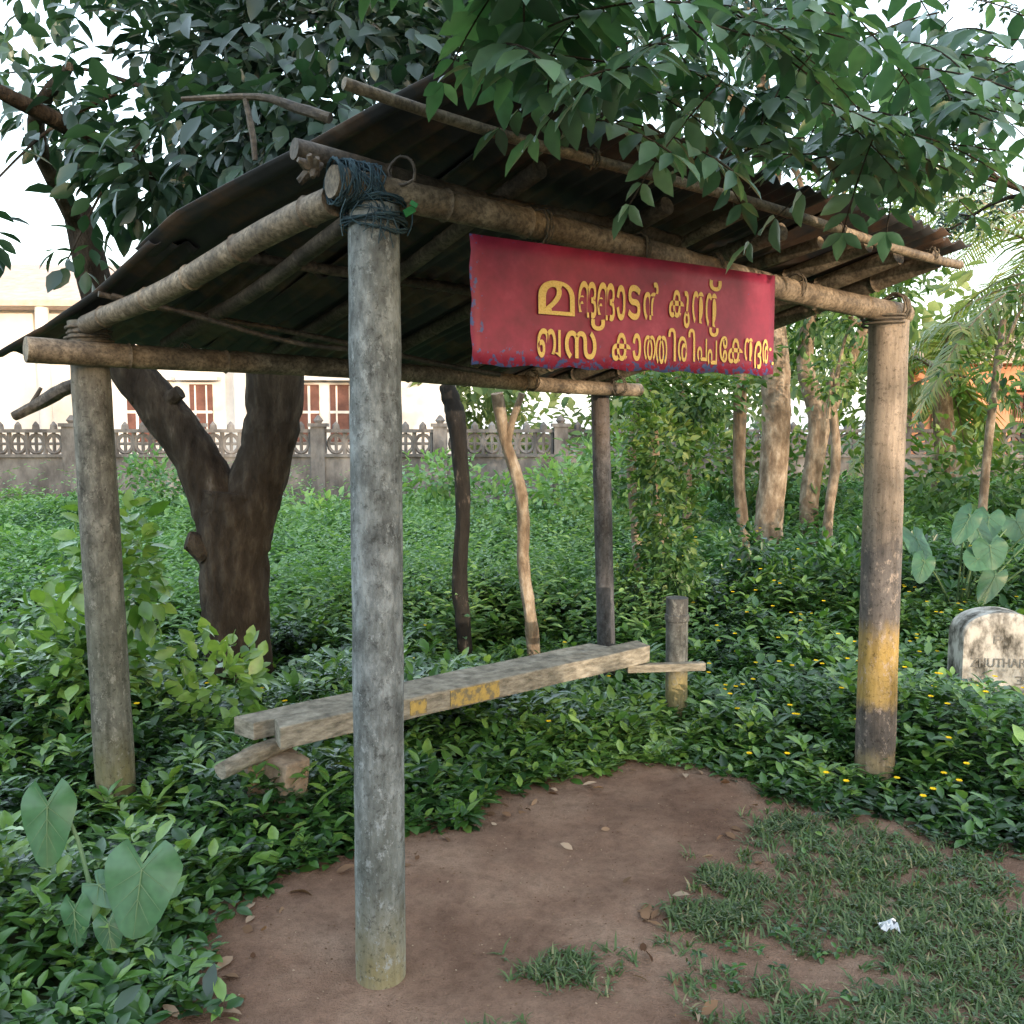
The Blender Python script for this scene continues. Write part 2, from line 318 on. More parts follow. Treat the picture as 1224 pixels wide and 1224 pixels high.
def ledge(v): return float(np.interp(v,[-.45,-.35,.15,.67,1.32,1.7,2.05],[.06,.04,-.09,-.29,-.37,-.46,-.60]))
def sheet(name,u0,u1,v0,v1,dz_,rot,seed,left=False):
    nu=int((u1-u0)/.0095); nv=26; mb=MB(); vs=[];fs=[]
    for i in range(nu+1):
        u=u0+(u1-u0)*i/nu
        for j in range(nv+1):
            v=v0+(v1-v0)*j/nv
            if left: u_=u1-(u1-u)*(u1-ledge(v))/(u1-u0)
            else: u_=u
            sag=.012*math.sin(v*4+seed)+.008*math.sin(u*5+v*3+seed*2)
            vj=v+(.012*math.sin(u*23+seed) if j in(0,nv) else 0)
            e=0
            if u_<-.1: e=-.09*((-.1-u_)/.5)*(max(v,0)/2)**1.5
            z=roofz(u_,v)+.012+dz_+rot*(v-v0)*.2+.010*math.sin(2*math.pi*u/.076)+sag*.6+e
            vs.append(P3(u_,vj,z))
    for i in range(nu):
        for j in range(nv):
            a=i*(nv+1)+j; fs.append((a,a+nv+1,a+nv+2,a+1))
    mb.add(vs,fs); o=mb.obj(name,M_roof,sh,autosm=180)
    s=o.modifiers.new('s','SOLIDIFY'); s.thickness=.003
k=0
for (u0,u1,v0,v1,d,r,lf) in [(-.05,.36,-.33,.95,.012,0,1),(.28,1.02,-.36,1.0,.0,-.02,0),(.93,1.7,-.31,.98,.011,0.0,0),(1.6,2.2,-.35,1.0,.001,.0,0),(2.12,2.45,-.30,.95,.010,.02,0),
        (-.42,.30,.84,2.02,-.006,0,1),(.22,1.0,.86,1.97,-.016,-.01,0),(.92,1.68,.85,2.03,-.006,0.0,0),(1.6,2.34,.86,1.95,-.017,.0,0),(2.2,2.5,.84,2.0,-.008,.01,0)]:
    k+=1; sheet('roof_sheet_%d'%k,u0,u1,v0,v1,d,r,k,lf)
def tie(name,c,r,axis,turns,mat,w=.008,parent=sh,jit=.006):
    mb=MB(); c=Vector(c); axis=Vector(axis).normalized(); a=axis.orthogonal().normalized(); b=axis.cross(a); pts=[]
    N=turns*14
    for i in range(N+1):
        t=2*math.pi*i/14; q=(i/N-.5)
        pts.append(c+axis*(q*w*turns*1.5)+a*(r*math.cos(t)+random.uniform(-jit,jit))+b*(r*math.sin(t)+random.uniform(-jit,jit)))
    mb.tube(pts,w*.5,6); return mb.obj(name,mat,parent)
tie('rope_post_rear',(-1.556,3.43,1.83),.075,(0,0,1),6,M_rope,.012)
tie('rope_post_front_far',P3(2.4,-.03,2.0),.055,U,4,M_rope,.01)
tie('rope_beam_right',P3(2.36,0,1.95),.085,(0,0,1),3,M_rope,.01)
for q in (.55,.95,1.3,1.75): tie('rope_beam_%d'%int(q*100),P3(q,-.01,2.115-.05*q),.047,U,3,M_rope,.006)
for q in (.0,.9,1.7,2.3): tie('rope_rear_%d'%int(q*100),P3(q,1.49,1.785-.02*q),.05,U,3,M_rope,.006)
for q in (.5,1.1,1.6,2.2): tie('rope_batten_%d'%int(q*100),P3(q,-.287,2.25-.04*q-.028*math.sin(math.pi*(q+.2)/2.6)),.022,U,3,M_rope,.006)
mb=MB()
def wraps(c,axis,r,turns,w,n,jit,span):
    axis=Vector(axis).normalized(); a=axis.orthogonal().normalized(); b=axis.cross(a); c=Vector(c)
    for q in range(n):
        pts=[]; off=random.uniform(-span,span); ph=random.random()*6; tl_=random.uniform(-.35,.35)
        for i in range(turns*10+1):
            t=2*math.pi*i/10+ph; rr=r*random.uniform(.98,1.18)
            pts.append(c+axis*(off+tl_*r*math.sin(t)+random.uniform(-jit,jit))+a*(rr*math.cos(t))+b*(rr*math.sin(t)))
        mb.tube(pts,w*random.uniform(.6,1.3),5,0,sub=2)
wraps(P3(-.06,-.02,2.112),U,.050,2,.0022,16,.010,.055)
wraps((-.353,2.41,2.045),(0,0,1),.074,2,.0022,9,.008,.022)
wraps(P3(-.03,0,2.09),U+Vector((0,0,1)),.07,1,.0025,9,.012,.02)
for i in range(12):
    a=Vector(P3(random.uniform(-.12,.10),-.07,2.06)); mb.tube([a,a+Vector((random.uniform(-.02,.02),-.01,-.04)),a+Vector((random.uniform(-.03,.03),-.005,-random.uniform(.05,.11)))],.0015,4,0,sub=3)
mb.obj('netting_knot',M_net,sh)
mb=MB(); g0=Vector(P3(.07,-.075,2.055)); mb.box(g0,.032,.004,.018,.6,0,(.3,-.6)); mb.box(g0+Vector((.012,-.004,.016)),.020,.003,.012,.2,0,(.1,.5)); mb.obj('green_tag',M_tag,sh,False)
mb=MB()
for q in range(9):
    c=Vector(P3(-.17,-.03,2.13)); d=Vector((random.uniform(-.04,.02),random.uniform(-.03,.03),random.uniform(-.03,.03)))
    mb.tube([c,c+d*.6,c+d*1.2],[.014,.012,.006],7,0,.2)
mb.obj('splintered_end',M_bamd,sh)
tie('hook_loop',P3(.06,-.06,2.155),.036,(.2,1,.1),1,M_bamd,.009,jit=.003)
# ------------------------------------------------------------ sign
sg=empty('sign')
tl=S(.2535,-.075,2.022); tr=S(1.546,-.075,2.040)
w=(tr-tl).length; X=(tr-tl).normalized(); Zs=Vector((0,0,1)); Zs=(Zs-X*Zs.dot(X)).normalized(); Y=Zs.cross(X)
Ms=Matrix((( X.x,Y.x,Zs.x,tl.x),(X.y,Y.y,Zs.y,tl.y),(X.z,Y.z,Zs.z,tl.z),(0,0,0,1)))
sg.matrix_world=Ms
mb=MB(); n=40;H=.345; vs=[];fs=[]
for i in range(n+1):
    for j in range(9):
        x=w*i/n; z=-H*j/8; yy=.0015*math.sin(x*6)+.001*math.sin(x*13+z*9)
        if i==0: x+=.004*math.sin(j*2.)
        if j==8: z+=.004*math.sin(i*1.3)
        vs.append((x,yy,z))
for i in range(n):
    for j in range(8):
        a=i*9+j; fs.append((a,a+1,a+10,a+9))
mb.add(vs,fs); o=mb.obj('panel',M_sign,sg); s=o.modifiers.new('s','SOLIDIFY'); s.thickness=.003; s.offset=1
def text(name,body,x,z,h,wid,parent,mat,off=.012,y=-.0075,shear=0):
    cu=bpy.data.curves.new(name,'FONT'); cu.body=body; cu.size=1; cu.offset=off; cu.shear=shear
    o=bpy.data.objects.new(name,cu); link(o,parent); cu.materials.append(mat)
    bpy.context.view_layer.update(); dx,dy=o.dimensions.x,o.dimensions.y
    bb=o.bound_box; minx=min(p[0] for p in bb); miny=min(p[1] for p in bb)
    sx=wid/max(dx,1e-3); sz=h/max(dy,1e-3)
    o.rotation_euler=(R(90),0,0); o.scale=(sx,sz,1); o.location=(x-minx*sx,y,z-miny*sz)
    return o
ki=0
def gl(ch,x0,x1,z0,z1,off=.018):
    global ki; ki+=1
    text('letter_%02d'%ki,ch,x0,z0,z1-z0,x1-x0,sg,M_text,off,-.0075-.0004*(ki%5))
gl('\u0d2e',.227,.362,-.196,-.100,.022)
gl('\u0d19',.376,.446,-.198,-.092,.013); gl('\u0d19',.450,.520,-.202,-.09,.013)
gl('\u0d3e',.528,.564,-.197,-.092); gl('\u0d1f',.576,.630,-.192,-.087); gl('\u0d7b',.642,.712,-.190,-.072)
gl('\u0d15\u0d41',.755,.85,-.205,-.088); gl('\u0d28',.862,.920,-.187,-.085,.012); gl('\u0d28',.926,.985,-.195,-.086,.012); gl('\u0d4d',.945,1.005,-.078,-.042,.01)
gl('\u0d2c',.222,.308,-.318,-.236,.02); gl('\u0d38',.324,.446,-.318,-.236,.02); gl('\u0d4d',.425,.480,-.232,-.198,.01)
gl('\u0d15',.508,.588,-.318,-.234); gl('\u0d3e',.596,.632,-.316,-.232)
gl('\u0d24',.644,.696,-.312,-.236,.010); gl('\u0d24',.696,.747,-.322,-.234,.010); gl('\u0d3f',.752,.786,-.312,-.208,.010)
gl('\u0d30',.796,.838,-.312,-.232,.010); gl('\u0d3f',.846,.878,-.310,-.205,.010)
gl('\u0d2a',.888,.935,-.308,-.234,.010); gl('\u0d2a',.938,.984,-.318,-.238,.010); gl('\u0d4d',.945,.99,-.226,-.196,.01)
gl('\u0d47',.996,1.035,-.308,-.222,.010); gl('\u0d15',1.042,1.118,-.310,-.226,.014)
gl('\u0d28',1.126,1.172,-.300,-.222,.010); gl('\u0d26',1.178,1.216,-.325,-.230,.010); gl('\u0d30',1.222,1.252,-.306,-.222,.010); gl('.',1.258,1.27,-.262,-.25,.0); gl('.',1.274,1.285,-.31,-.298,.0)
# ------------------------------------------------------------ bench
be=empty('bench')
bl=Vector((-.84,3.25,0)); br=Vector((.66,4.50,0)); BU=(br-bl).normalized(); BV=Vector((-BU.y,BU.x,0)); ba=math.atan2(BU.y,BU.x); BL=(br-bl).length
def bp(u,v,z): return bl+BU*u+BV*v+Vector((0,0,z))
def plank(name,u0,u1,v0,v1,z0,z1,mat,n=14,skew=0):
    mb=MB(); vs=[];fs=[]
    for i in range(n+1):
        u=u0+(u1-u0)*i/n; dzz=random.uniform(-.002,.002)
        for (v,z) in((v0,z0),(v1,z0),(v1,z1),(v0,z1)):
            sk=skew*(v-v0) if i in(0,n) else 0
            vs.append(bp(u+sk,v+random.uniform(-.0015,.0015),z+dzz))
    for i in range(n):
        for q in range(4):
            a=i*4+q;b=i*4+(q+1)%4; fs.append((a,a+4,b+4,b))
    fs.append((0,1,2,3)); fs.append((n*4+3,n*4+2,n*4+1,n*4))
    mb.add(vs,fs); return mb.obj(name,mat,be,smooth=False,bevel=.004)
plank('seat_front_plank',0,BL+.04,0,.125,.345,.43,M_plank,skew=.3)
plank('seat_back_plank',-.04,BL-.1,.137,.26,.355,.422,M_plank,skew=-.2)
plank('yellow_patch_left',.56,.64,-.0045,-.0015,.36,.42,M_yel,4)
plank('yellow_patch',.76,1.02,-.0045,-.0015,.352,.424,M_yel,4)
mb=MB(); mb.tube([bp(-.20,.06,.30),bp(-.05,.12,.31),bp(.12,.17,.31)],[.030,.036,.034],10,0,.12); mb.obj('cross_log',M_plank,be)
mb=MB(); mb.box(bp(.05,.10,.10),.13,.16,.36,ba+.2,0,(.05,.06),.012); mb.box(bp(.02,.2,.12),.13,.14,.32,ba-.2,0,None,.012); mb.obj('stone_support',M_block,be,False,.012)
mb=MB(); b=Vector((.842,4.60,-.2)); t=Vector((.835,4.60,.66))
mb.tube([b.lerp(t,i/14) for i in range(15)],[.056]*15,22,0,.01); mb.tube([b.lerp(t,.86),b.lerp(t,.865),b.lerp(t,.90),b.lerp(t,.905)],[.056,.062,.062,.056],22,0); mb.obj('stub_post',M_pS,be)
mb=MB(); mb.box((.77,4.52,.322),.40,.045,.04,.12,0); mb.obj('cross_bar',M_plank,be,False,.004)
# ------------------------------------------------------------ vegetation
def rosettes(Px,Py,Pz,nl,Lr,asp,tiltr=(.1,.7)):
    n=len(Px); P=np.repeat(np.stack([Px,Py,Pz],1),nl,0); N=n*nl
    th=np.tile(np.arange(nl)*2.4,n)+np.repeat(rng.random(n)*6.28,nl)+rng.normal(0,.25,N)
    lev=np.tile(np.arange(nl)/nl,n)
    tl=rng.uniform(*tiltr,N)*(1-.2*lev)
    D=np.stack([np.cos(th)*np.cos(tl),np.sin(th)*np.cos(tl),np.sin(tl)-.15],1)
    Nn=np.stack([-np.cos(th)*np.sin(tl)+rng.normal(0,.2,N),-np.sin(th)*np.sin(tl)+rng.normal(0,.2,N),np.cos(tl)+0*tl],1)
    ls=np.repeat(rng.uniform(.6,1.35,n),nl)
    L=Lr*ls*rng.uniform(.7,1.15,N)
    P[:,2]-=lev*L*.8; P+=D*0.1*L[:,None]
    return P,D,Nn,L,L*asp
def gauss(x,y,cx,cy,sx,sy): return np.exp(-(((x-cx)/sx)**2+((y-cy)/sy)**2))
def canopy(x,y):
    d=sdist(UNI,x,y)
    edge=np.clip(d/.6,0,1); edge=edge*edge*(3-2*edge)
    big=.05+.11*edge+.07*np.clip((y-4.6)/2.4,0,1)
    big=big*(.4+1.2*vnoise(x,y,1.6,8))*(.55+.9*vnoise(x,y,5,9))
    big=big+.20*gauss(x,y,-1.95,4.15,.5,.5)
    big=big+.15*np.clip((y-5.2)/1.0,0,1)*np.clip((x-.8)/.6,0,1)*(.5+1.0*vnoise(x,y,1.1,4))
    big=big+.10*np.clip(vnoise(x,y,2.2,44)-.62,0,1)*4*np.clip((d-.3)/.3,0,1)
    for (cx,cy,sx,sy) in [(-1.5,3.15,.28,.35),(1.5,3.6,.3,.35),(2.6,4.5,.6,.55),(.82,4.35,.22,.35),(-1.55,4.9,.4,.4),(.5,4.9,.3,.4)]:
        big=big*(1-.75*gauss(x,y,cx,cy,sx,sy))
    return d,big
gc=empty('groundcover_plants')
n=30000
y=np.sqrt(rng.uniform(1.2**2,7.0**2,n)); x=(rng.random(n)*2-1)*(y*.62+.5)
d,h=canopy(x,y); keep=(d>.0+ .18*(vnoise(x,y,6,3)-.5)+.12*(vnoise(x,y,15,3)-.5)); x,y,d,h=x[keep],y[keep],d[keep],h[keep]
bu=(x-bl.x)*BU.x+(y-bl.y)*BU.y; bv=(x-bl.x)*BV.x+(y-bl.y)*BV.y
under=(bu>-.05)&(bu<BL+.1)&(bv>-.15)&(bv<.34); h=np.where(under,np.minimum(h,.2),h)
z=gz(x,y)+h*(rng.random(len(x))**.45)+.015
P,D,Nn,L,W=rosettes(x,y,z,7,.060,.48,(0,.95))
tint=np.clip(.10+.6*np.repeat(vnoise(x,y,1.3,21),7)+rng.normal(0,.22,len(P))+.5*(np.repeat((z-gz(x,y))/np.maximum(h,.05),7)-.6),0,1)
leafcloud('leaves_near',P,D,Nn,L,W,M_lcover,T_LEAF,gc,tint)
n=1700
y2=rng.uniform(2.2,6.5,n); x2=(rng.random(n)*2-1)*(y2*.6+.4); d2,h2=canopy(x2,y2); k2=d2>.12; x2,y2,h2=x2[k2],y2[k2],h2[k2]
P,D,Nn,L,W=rosettes(x2,y2,gz(x2,y2)+h2*1.15+.03,6,.080,.45,(.2,1.0))
leafcloud('leaves_tall',P,D,Nn,L,W,M_lcover,T_LEAF,gc,np.clip(rng.normal(.72,.25,len(P)),0,1))
n=21000
y=np.sqrt(rng.uniform(6.2**2,15.2**2,n)); x=(rng.random(n)*2-1)*(y*.62+.8)
h=.12+.34*vnoise(x,y,.7,12)+.34*vnoise(x,y,2.5,13)+.25*np.clip((x-1)/2,0,1)
z=gz(x,y)+h*rng.random(n)**.5
P,D,Nn,L,W=rosettes(x,y,z,6,.105,.38,(.1,1.1))
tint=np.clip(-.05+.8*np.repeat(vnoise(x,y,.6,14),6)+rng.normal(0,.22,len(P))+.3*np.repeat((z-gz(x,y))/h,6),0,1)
leafcloud('meadow_leaves',P,D,Nn,L,W,M_lmead,T_SIMPLE,gc,tint)
def weeds(n,x0,x1,y0,y1,hh,seed):
    rg=random.Random(seed); P=[];D=[];Nn=[];L=[]
    for i in range(n):
        bx_=rg.uniform(x0,x1); by_=rg.uniform(y0,y1); b0=Vector((bx_,by_,float(gz(bx_,by_))+.05)); lean=Vector((rg.gauss(0,.25),rg.gauss(0,.25),1)).normalized(); H_=hh*rg.uniform(.6,1.3)
        for k_ in range(14):
            t=(k_+3)/17; q=b0+lean*H_*t; a_=k_*2.4+rg.random(); sp_=(1.1-t)*.5
            for m_ in range(3):
                d_=Vector((math.cos(a_),math.sin(a_),.35)); P.append(tuple(q+d_*.05*m_)); 
                e_=rg.uniform(-.8,.8); D.append((math.cos(a_+e_),math.sin(a_+e_),rg.uniform(0,.6))); Nn.append((rg.gauss(0,.3),rg.gauss(0,.3),1)); L.append(.04+.07*sp_*2*rg.uniform(.5,1))
    leafcloud('weeds',P,D,Nn,np.array(L),np.array(L)*.4,M_lmead,T_SIMPLE,gc,np.clip(rng.normal(.7,.2,len(P)),0,1))
weeds(450,-4.2,1.4,5.6,9.5,.6,3)
weeds(130,-1.6,.6,5.9,7.2,.8,4)
weeds(150,-6,1.4,9.5,14,1.0,5)
n=15000
x=rng.uniform(.2,3.6,n); y=rng.uniform(1.0,3.75,n)
sl=sdist(LAWN,x,y); dens=np.clip((-sl)/.35,0,1)*.9+.2
dens*=np.clip((vnoise(x,y,2.6,31)*.6+vnoise(x,y,8,32)*.5-.38)*5,.03,1)
kk=(sl<.06)&(rng.random(n)<dens); x,y=x[kk],y[kk]
for (tx,ty,tn,sd) in [(.15,2.44,60,.07),(.62,2.72,90,.08),(.72,2.95,60,.07),(1.05,3.35,60,.08),(-.1,2.1,40,.05)]:
    x=np.concatenate([x,rng.normal(tx,sd,tn)]); y=np.concatenate([y,rng.normal(ty,sd*.7,tn)])
nb=8; P=np.repeat(np.stack([x,y,dz(x,y)],1),nb,0); N=len(P)
P[:,:2]+=rng.normal(0,.010,(N,2))
th=rng.random(N)*6.28; tl=rng.uniform(.1,1.0,N)
D=np.stack([np.cos(th)*np.cos(tl),np.sin(th)*np.cos(tl),np.sin(tl)],1); Nn=np.stack([-np.cos(th)*np.sin(tl),-np.sin(th)*np.sin(tl),np.cos(tl)],1)
leafcloud('lawn_grass',P,D,Nn,rng.uniform(.025,.06,N),rng.uniform(.004,.009,N),M_grass,T_BLADE,None,np.clip(rng.normal(.45,.28,N),0,1))
n=900; x=rng.uniform(.5,3.4,n); y=rng.uniform(1.8,3.5,n); kk=(sdist(LAWN,x,y)<-.02)&(vnoise(x,y,3,71)>.5); x,y=x[kk],y[kk]
P,D,Nn,L,W=rosettes(x,y,dz(x,y)+.02,5,.026,.6,(0,.6)); leafcloud('lawn_weeds',P,D,Nn,L,W,M_lcover,T_SIMPLE,gc,np.clip(rng.normal(.5,.2,len(P)),0,1))
n=560
x=rng.uniform(-.9,1.8,n); y=rng.uniform(2.2,4.0,n); sd=sdist(BARE,x,y); kk=(sd<.02)&((sd>-.14)|(rng.random(n)<.06)); x,y=x[kk],y[kk]; N=len(x)
th=rng.random(N)*6.28
leafcloud('dead_leaves',np.stack([x,y,dz(x,y)+.006],1),np.stack([np.cos(th),np.sin(th),rng.normal(.15,.2,N)],1),np.stack([rng.normal(0,.5,N),rng.normal(0,.5,N),np.ones(N)],1),rng.uniform(.015,.075,N),rng.uniform(.010,.035,N),M_dead,T_LEAF,None)
n=1800; x=rng.uniform(-.8,1.6,n); y=rng.uniform(2.1,4.0,n); kk=sdist(UNI,x,y)<0; x,y=x[kk],y[kk]; N=len(x)
leafcloud('soil_crumbs',np.stack([x,y,dz(x,y)+.001],1),rng.normal(0,1,(N,3))*[1,1,.2],np.tile([0,0,1.],(N,1)),rng.uniform(.003,.010,N),rng.uniform(.003,.008,N),M_dead,T_LEAF,None)
n=1500; y=np.sqrt(rng.uniform(2.3**2,8**2,n)); x=(rng.random(n)*2-1)*(y*.6); d,h=canopy(x,y); kk=(d>.06)&(((x>1.0)&(rng.random(n)<np.clip(1.3-.14*y,.25,1)))|(rng.random(n)<.06)); x,y,h=x[kk],y[kk],h[kk]
z=gz(x,y)+h*1.12+.065; m=len(x); pn=9
P=np.repeat(np.stack([x,y,z],1),pn,0); N=len(P); th=np.tile(np.arange(pn)*6.283/pn,m)
leafcloud('yellow_flowers',P,np.stack([np.cos(th),np.sin(th)-.3,.3+0*th],1),np.stack([-.2*np.cos(th),-.2*np.sin(th)-.4,1+0*th],1),.0135,.009,M_flower,T_SIMPLE,gc)
# ------------------------------------------------------------ taro plants
def heart(n=26):
    pts=[]
    for i in range(n):
        t=2*math.pi*i/n
        x=.5*math.sin(t); yy=math.cos(t)
        if yy>0: Y_=yy**1.25*.72; x*=(1-yy*.12)
        else: Y_=yy*.36+ .30*max(0,1-abs(x)/.22)*abs(yy)
        pts.append((x*(1+.02*math.sin(7*t)),Y_,-.10*abs(x)+.03*math.sin(5*t)-(.10*max(0,Y_)**2)))
    pts.append((0,0,.0)); f=[(i,(i+1)%n,n) for i in range(n)]
    return np.array(pts),f
T_HEART=heart()
M_vein=nmat('taro_vein',[(.3,(.10,.17,.08)),(.7,(.14,.22,.11))],20,.6,0)
def taro(name,base,leaves):
    e=empty(name); base=Vector(base); mb=MB(); P=[];D=[];Nn=[];L=[];W=[]
    for (p,d,nn,l,w_) in leaves:
        p=Vector(p); mb.tube([base+Vector((random.uniform(-.03,.03),random.uniform(-.03,.03),0)),base.lerp(p,.6)+Vector((0,.05,.06)),p+Vector((0,.03,.0)),p],[.008,.006,.004,.003],8,0,sub=5)
        P.append(p);D.append(d);Nn.append(nn);L.append(l);W.append(w_)
        dd=Vector(d).normalized(); N=Vector(nn); Xd=dd.cross(N).normalized(); N=Xd.cross(dd)
        q=p+N*.003
        mb.tube([q,q+dd*l*.36-N*.008*l,q+dd*l*.70-N*.045*l],[.0022,.0016,.0006],5)
        for sx in(-1,1):
            for kx,(sy,ey,ex) in enumerate([(.0,.22,.38),(.14,.42,.30),(.0,-.24,.24),(.30,.56,.18)]):
                mb.tube([q+dd*l*sy,q+dd*l*ey+Xd*sx*ex*w_-N*(.10*ex)*l*.9],[.0012,.0004],4)
    leafcloud('blades',P,D,Nn,np.array(L),np.array(W),M_colo,T_HEART,e,smooth=True); mb.obj('stalks',M_vein,e)
cn=lambda dx=0,dz_=.35:(dx,-1,dz_)
taro('taro_plant',(-1.16,2.5,0),[((-1.34,2.57,.42),(.06,-.25,-1),cn(.2),.24,.15),((-1.02,2.44,.295),(-.05,-.35,-1),cn(.1,.5),.25,.21),((-1.20,2.42,.19),(.15,-.3,-1),cn(-.2),.14,.095),((-1.10,2.40,.16),(.25,-.3,-1),cn(.3),.11,.08),((-1.15,2.46,.24),(.9,-.3,-.5),cn(0,1.2),.13,.09)])
tl_=[]
for i in range(13):
    px=random.uniform(2.6,3.8); py=random.uniform(5.6,6.6); pz=random.uniform(.45,1.0)
    tl_.append(((px,py,pz),(random.uniform(-.8,.5),-.4,random.uniform(-1,-.3)),(random.uniform(-.4,.4),-.8,random.uniform(.3,1.)),random.uniform(.2,.33),random.uniform(.15,.24)))
taro('taro_plant',(3.1,6.3,.2),tl_)
# ------------------------------------------------------------ milestone
ms=empty('milestone'); mb=MB(); mx,my=2.645,4.95; prof=[]
Wd=.215; Hh=.53
for i in range(25):
    t=math.pi*i/24; prof.append((Wd*math.cos(t),Hh-.15+.15*math.sin(t)**.8))
prof=[(Wd+.005,-.3)]+prof+[(-Wd-.005,-.3)]
np_=len(prof); th=-.08
vs=[]
for yy,sc in((-.10,.97),(-.09,1.0),(.09,1.0),(.10,.97)):
    for a,b in prof:
        vs.append((mx+a*sc*math.cos(th)-yy*math.sin(th),my+a*sc*math.sin(th)+yy*math.cos(th),b*sc if b>0 else b))
fs=[tuple(range(np_)),tuple(range(4*np_-1,3*np_-1,-1))]
for r_ in range(3):
    for i in range(np_):
        j=(i+1)%np_; fs.append((r_*np_+j,r_*np_+i,(r_+1)*np_+i,(r_+1)*np_+j))
mb.add(vs,fs); mb.obj('stone',M_stone,ms,autosm=35)
for i,(s_,x_,z_,h_,w_) in enumerate([('ZHUTHARA',-.17,.235,.05,.33),('P.',-.06,.36,.05,.07),('9   3',-.13,.14,.05,.24)]):
    o=text('lettering_%d'%i,s_,0,0,h_,w_,ms,M_black,.01,0)
    o.location=(mx+x_*math.cos(th)+.104*math.sin(th),my-.104*math.cos(th)+x_*math.sin(th),z_); o.rotation_euler=(R(90),0,th)
# ------------------------------------------------------------ trees
def blobleaves(c,r,n,shell=.55):
    v=nz(rng.normal(0,1,(n,3))); rad=(shell+(1-shell)*rng.random(n))
    bumps=.7+.6*vnoise(v[:,0]*2+c[0],v[:,1]*2+v[:,2]*1.7+c[2],1.5,int(abs(c[0]*10)))
    return np.array(c)+v*rad[:,None]*bumps[:,None]*np.array(r), v
def crown(name,blobs,n,L,asp,mat,parent,tb=.4,droop=.3,tpl=T_SIMPLE):
    tot=sum((b[1][0]*b[1][1]*b[1][2])**.8 for b in blobs); Ps=[];Vs=[];ti=[]
    for c,r in blobs:
        k=max(20,int(n*(r[0]*r[1]*r[2])**.8/tot)); p,v=blobleaves(c,r,k,.35)
        keep=vnoise(p[:,0]+p[:,2]*.7,p[:,1]-p[:,2],2.2/max(.5,min(r)),5)>.33
        p,v=p[keep],v[keep]
        Ps.append(p);Vs.append(v);ti.append(np.full(len(p),rng.normal(0,.12)))
    P=np.concatenate(Ps);V=np.concatenate(Vs);ti=np.concatenate(ti);N=len(P)
    D=V+rng.normal(0,.6,(N,3))-[0,0,droop]; Nn=np.array([0,0,1.])+V*.5+rng.normal(0,.45,(N,3))
    l=L*rng.uniform(.6,1.25,N)
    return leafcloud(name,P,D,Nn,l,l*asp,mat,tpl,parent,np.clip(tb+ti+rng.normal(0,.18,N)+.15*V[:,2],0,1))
t=empty('forked_tree'); mb=MB(); bx,by=-1.63,5.35
def trunk(pts,rad,mat_i=0,seg=26,jit=.06,sub=7): mb.tube(pts,rad,seg,mat_i,jit,sub=sub)
trunk([(bx+.02,by,-.2),(bx+.02,by,.1),(bx+.0,by,.5),(bx-.0,by,.95),(bx+.02,by,1.15)],[.22,.185,.19,.20,.20])
trunk([(bx-.02,by,.72),(bx-.08,by,1.05),(bx-.2,by-.02,1.35),(bx-.40,by-.05,1.66),(bx-.62,by-.1,2.0),(bx-.7,by-.3,2.7)],[.16,.155,.13,.125,.10,.07])
trunk([(bx+.02,by,.75),(bx+.10,by,1.05),(bx+.21,by,1.4),(bx+.27,by-.02,1.75),(bx+.3,by-.2,2.4),(bx+.2,by-.6,3.2)],[.17,.165,.15,.16,.13,.09])
trunk([(bx-.12,by-.10,.80),(bx-.18,by-.13,.86),(bx-.22,by-.15,.88)],[.075,.065,.05],sub=4)
trunk([(bx+.3,by-.2,2.4),(bx-.1,by-1.2,2.7),(bx-.3,by-2.,2.75)],[.06,.045,.02],0,10)
trunk([(bx-.7,by-.3,2.6),(bx-.6,by-.9,2.9),(bx-.2,by-1.4,3.0)],[.05,.04,.02],0,10)
trunk([(bx-.50,by-.1,1.70),(bx-.36,by-.1,1.66),(bx-.24,by-.12,1.72)],[.06,.05,.04],0,10,sub=4)
mb.obj('trunk',M_bark,t)
bl_=[((-1.3,4.2,2.95),(.62,.6,.42)),((-.7,4.0,3.05),(.8,.7,.5)),((-.85,4.5,3.7),(1.1,1.0,.5)),((-1.28,3.7,2.52),(.38,.4,.28)),((-.75,3.6,2.55),(.5,.5,.35)),((-.1,4.2,3.0),(.6,.6,.5)),((-1.55,3.9,2.55),(.30,.3,.22))]
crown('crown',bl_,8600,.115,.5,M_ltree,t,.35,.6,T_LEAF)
bl_=[((-2.05,4.2,2.85),(.34,.3,.22)),((-2.35,4.3,3.15),(.3,.3,.16)),((-2.2,3.9,2.30),(.10,.1,.16)),((-1.75,3.9,2.2),(.22,.2,.12)),((-2.0,4.2,3.4),(.5,.3,.2)),((-2.25,4.0,2.65),(.12,.1,.15))]
crown('crown_fringe',bl_,330,.10,.5,M_ltree,t,.5,.9,T_LEAF)
mb=MB(); 
for (a_,b_) in [((-1.6,4.2,3.0),(-2.3,4.3,3.1)),((-1.7,4.1,2.95),(-2.25,3.95,2.45)),((-1.5,3.9,2.7),(-1.85,3.9,2.2))]:
    a_=Vector(a_);b_=Vector(b_); mb.tube([a_,a_.lerp(b_,.5)+Vector((0,0,.06)),b_],[.012,.007,.003],6,0,.05,sub=5)
mb.obj('twigs',M_bark,t)
mb=MB()
br_=empty('broken_branch')
mb.tube([(-.78,2.25,2.28),(-.6,2.25,2.285),(-.5,2.22,2.25),(-.42,2.2,2.22)],[.006,.009,.012,.013],8,0,.1,sub=4)
mb.tube([(-.63,2.25,2.28),(-.615,2.25,2.20),(-.61,2.25,2.14)],[.006,.008,.006],7,0,.1,sub=4)
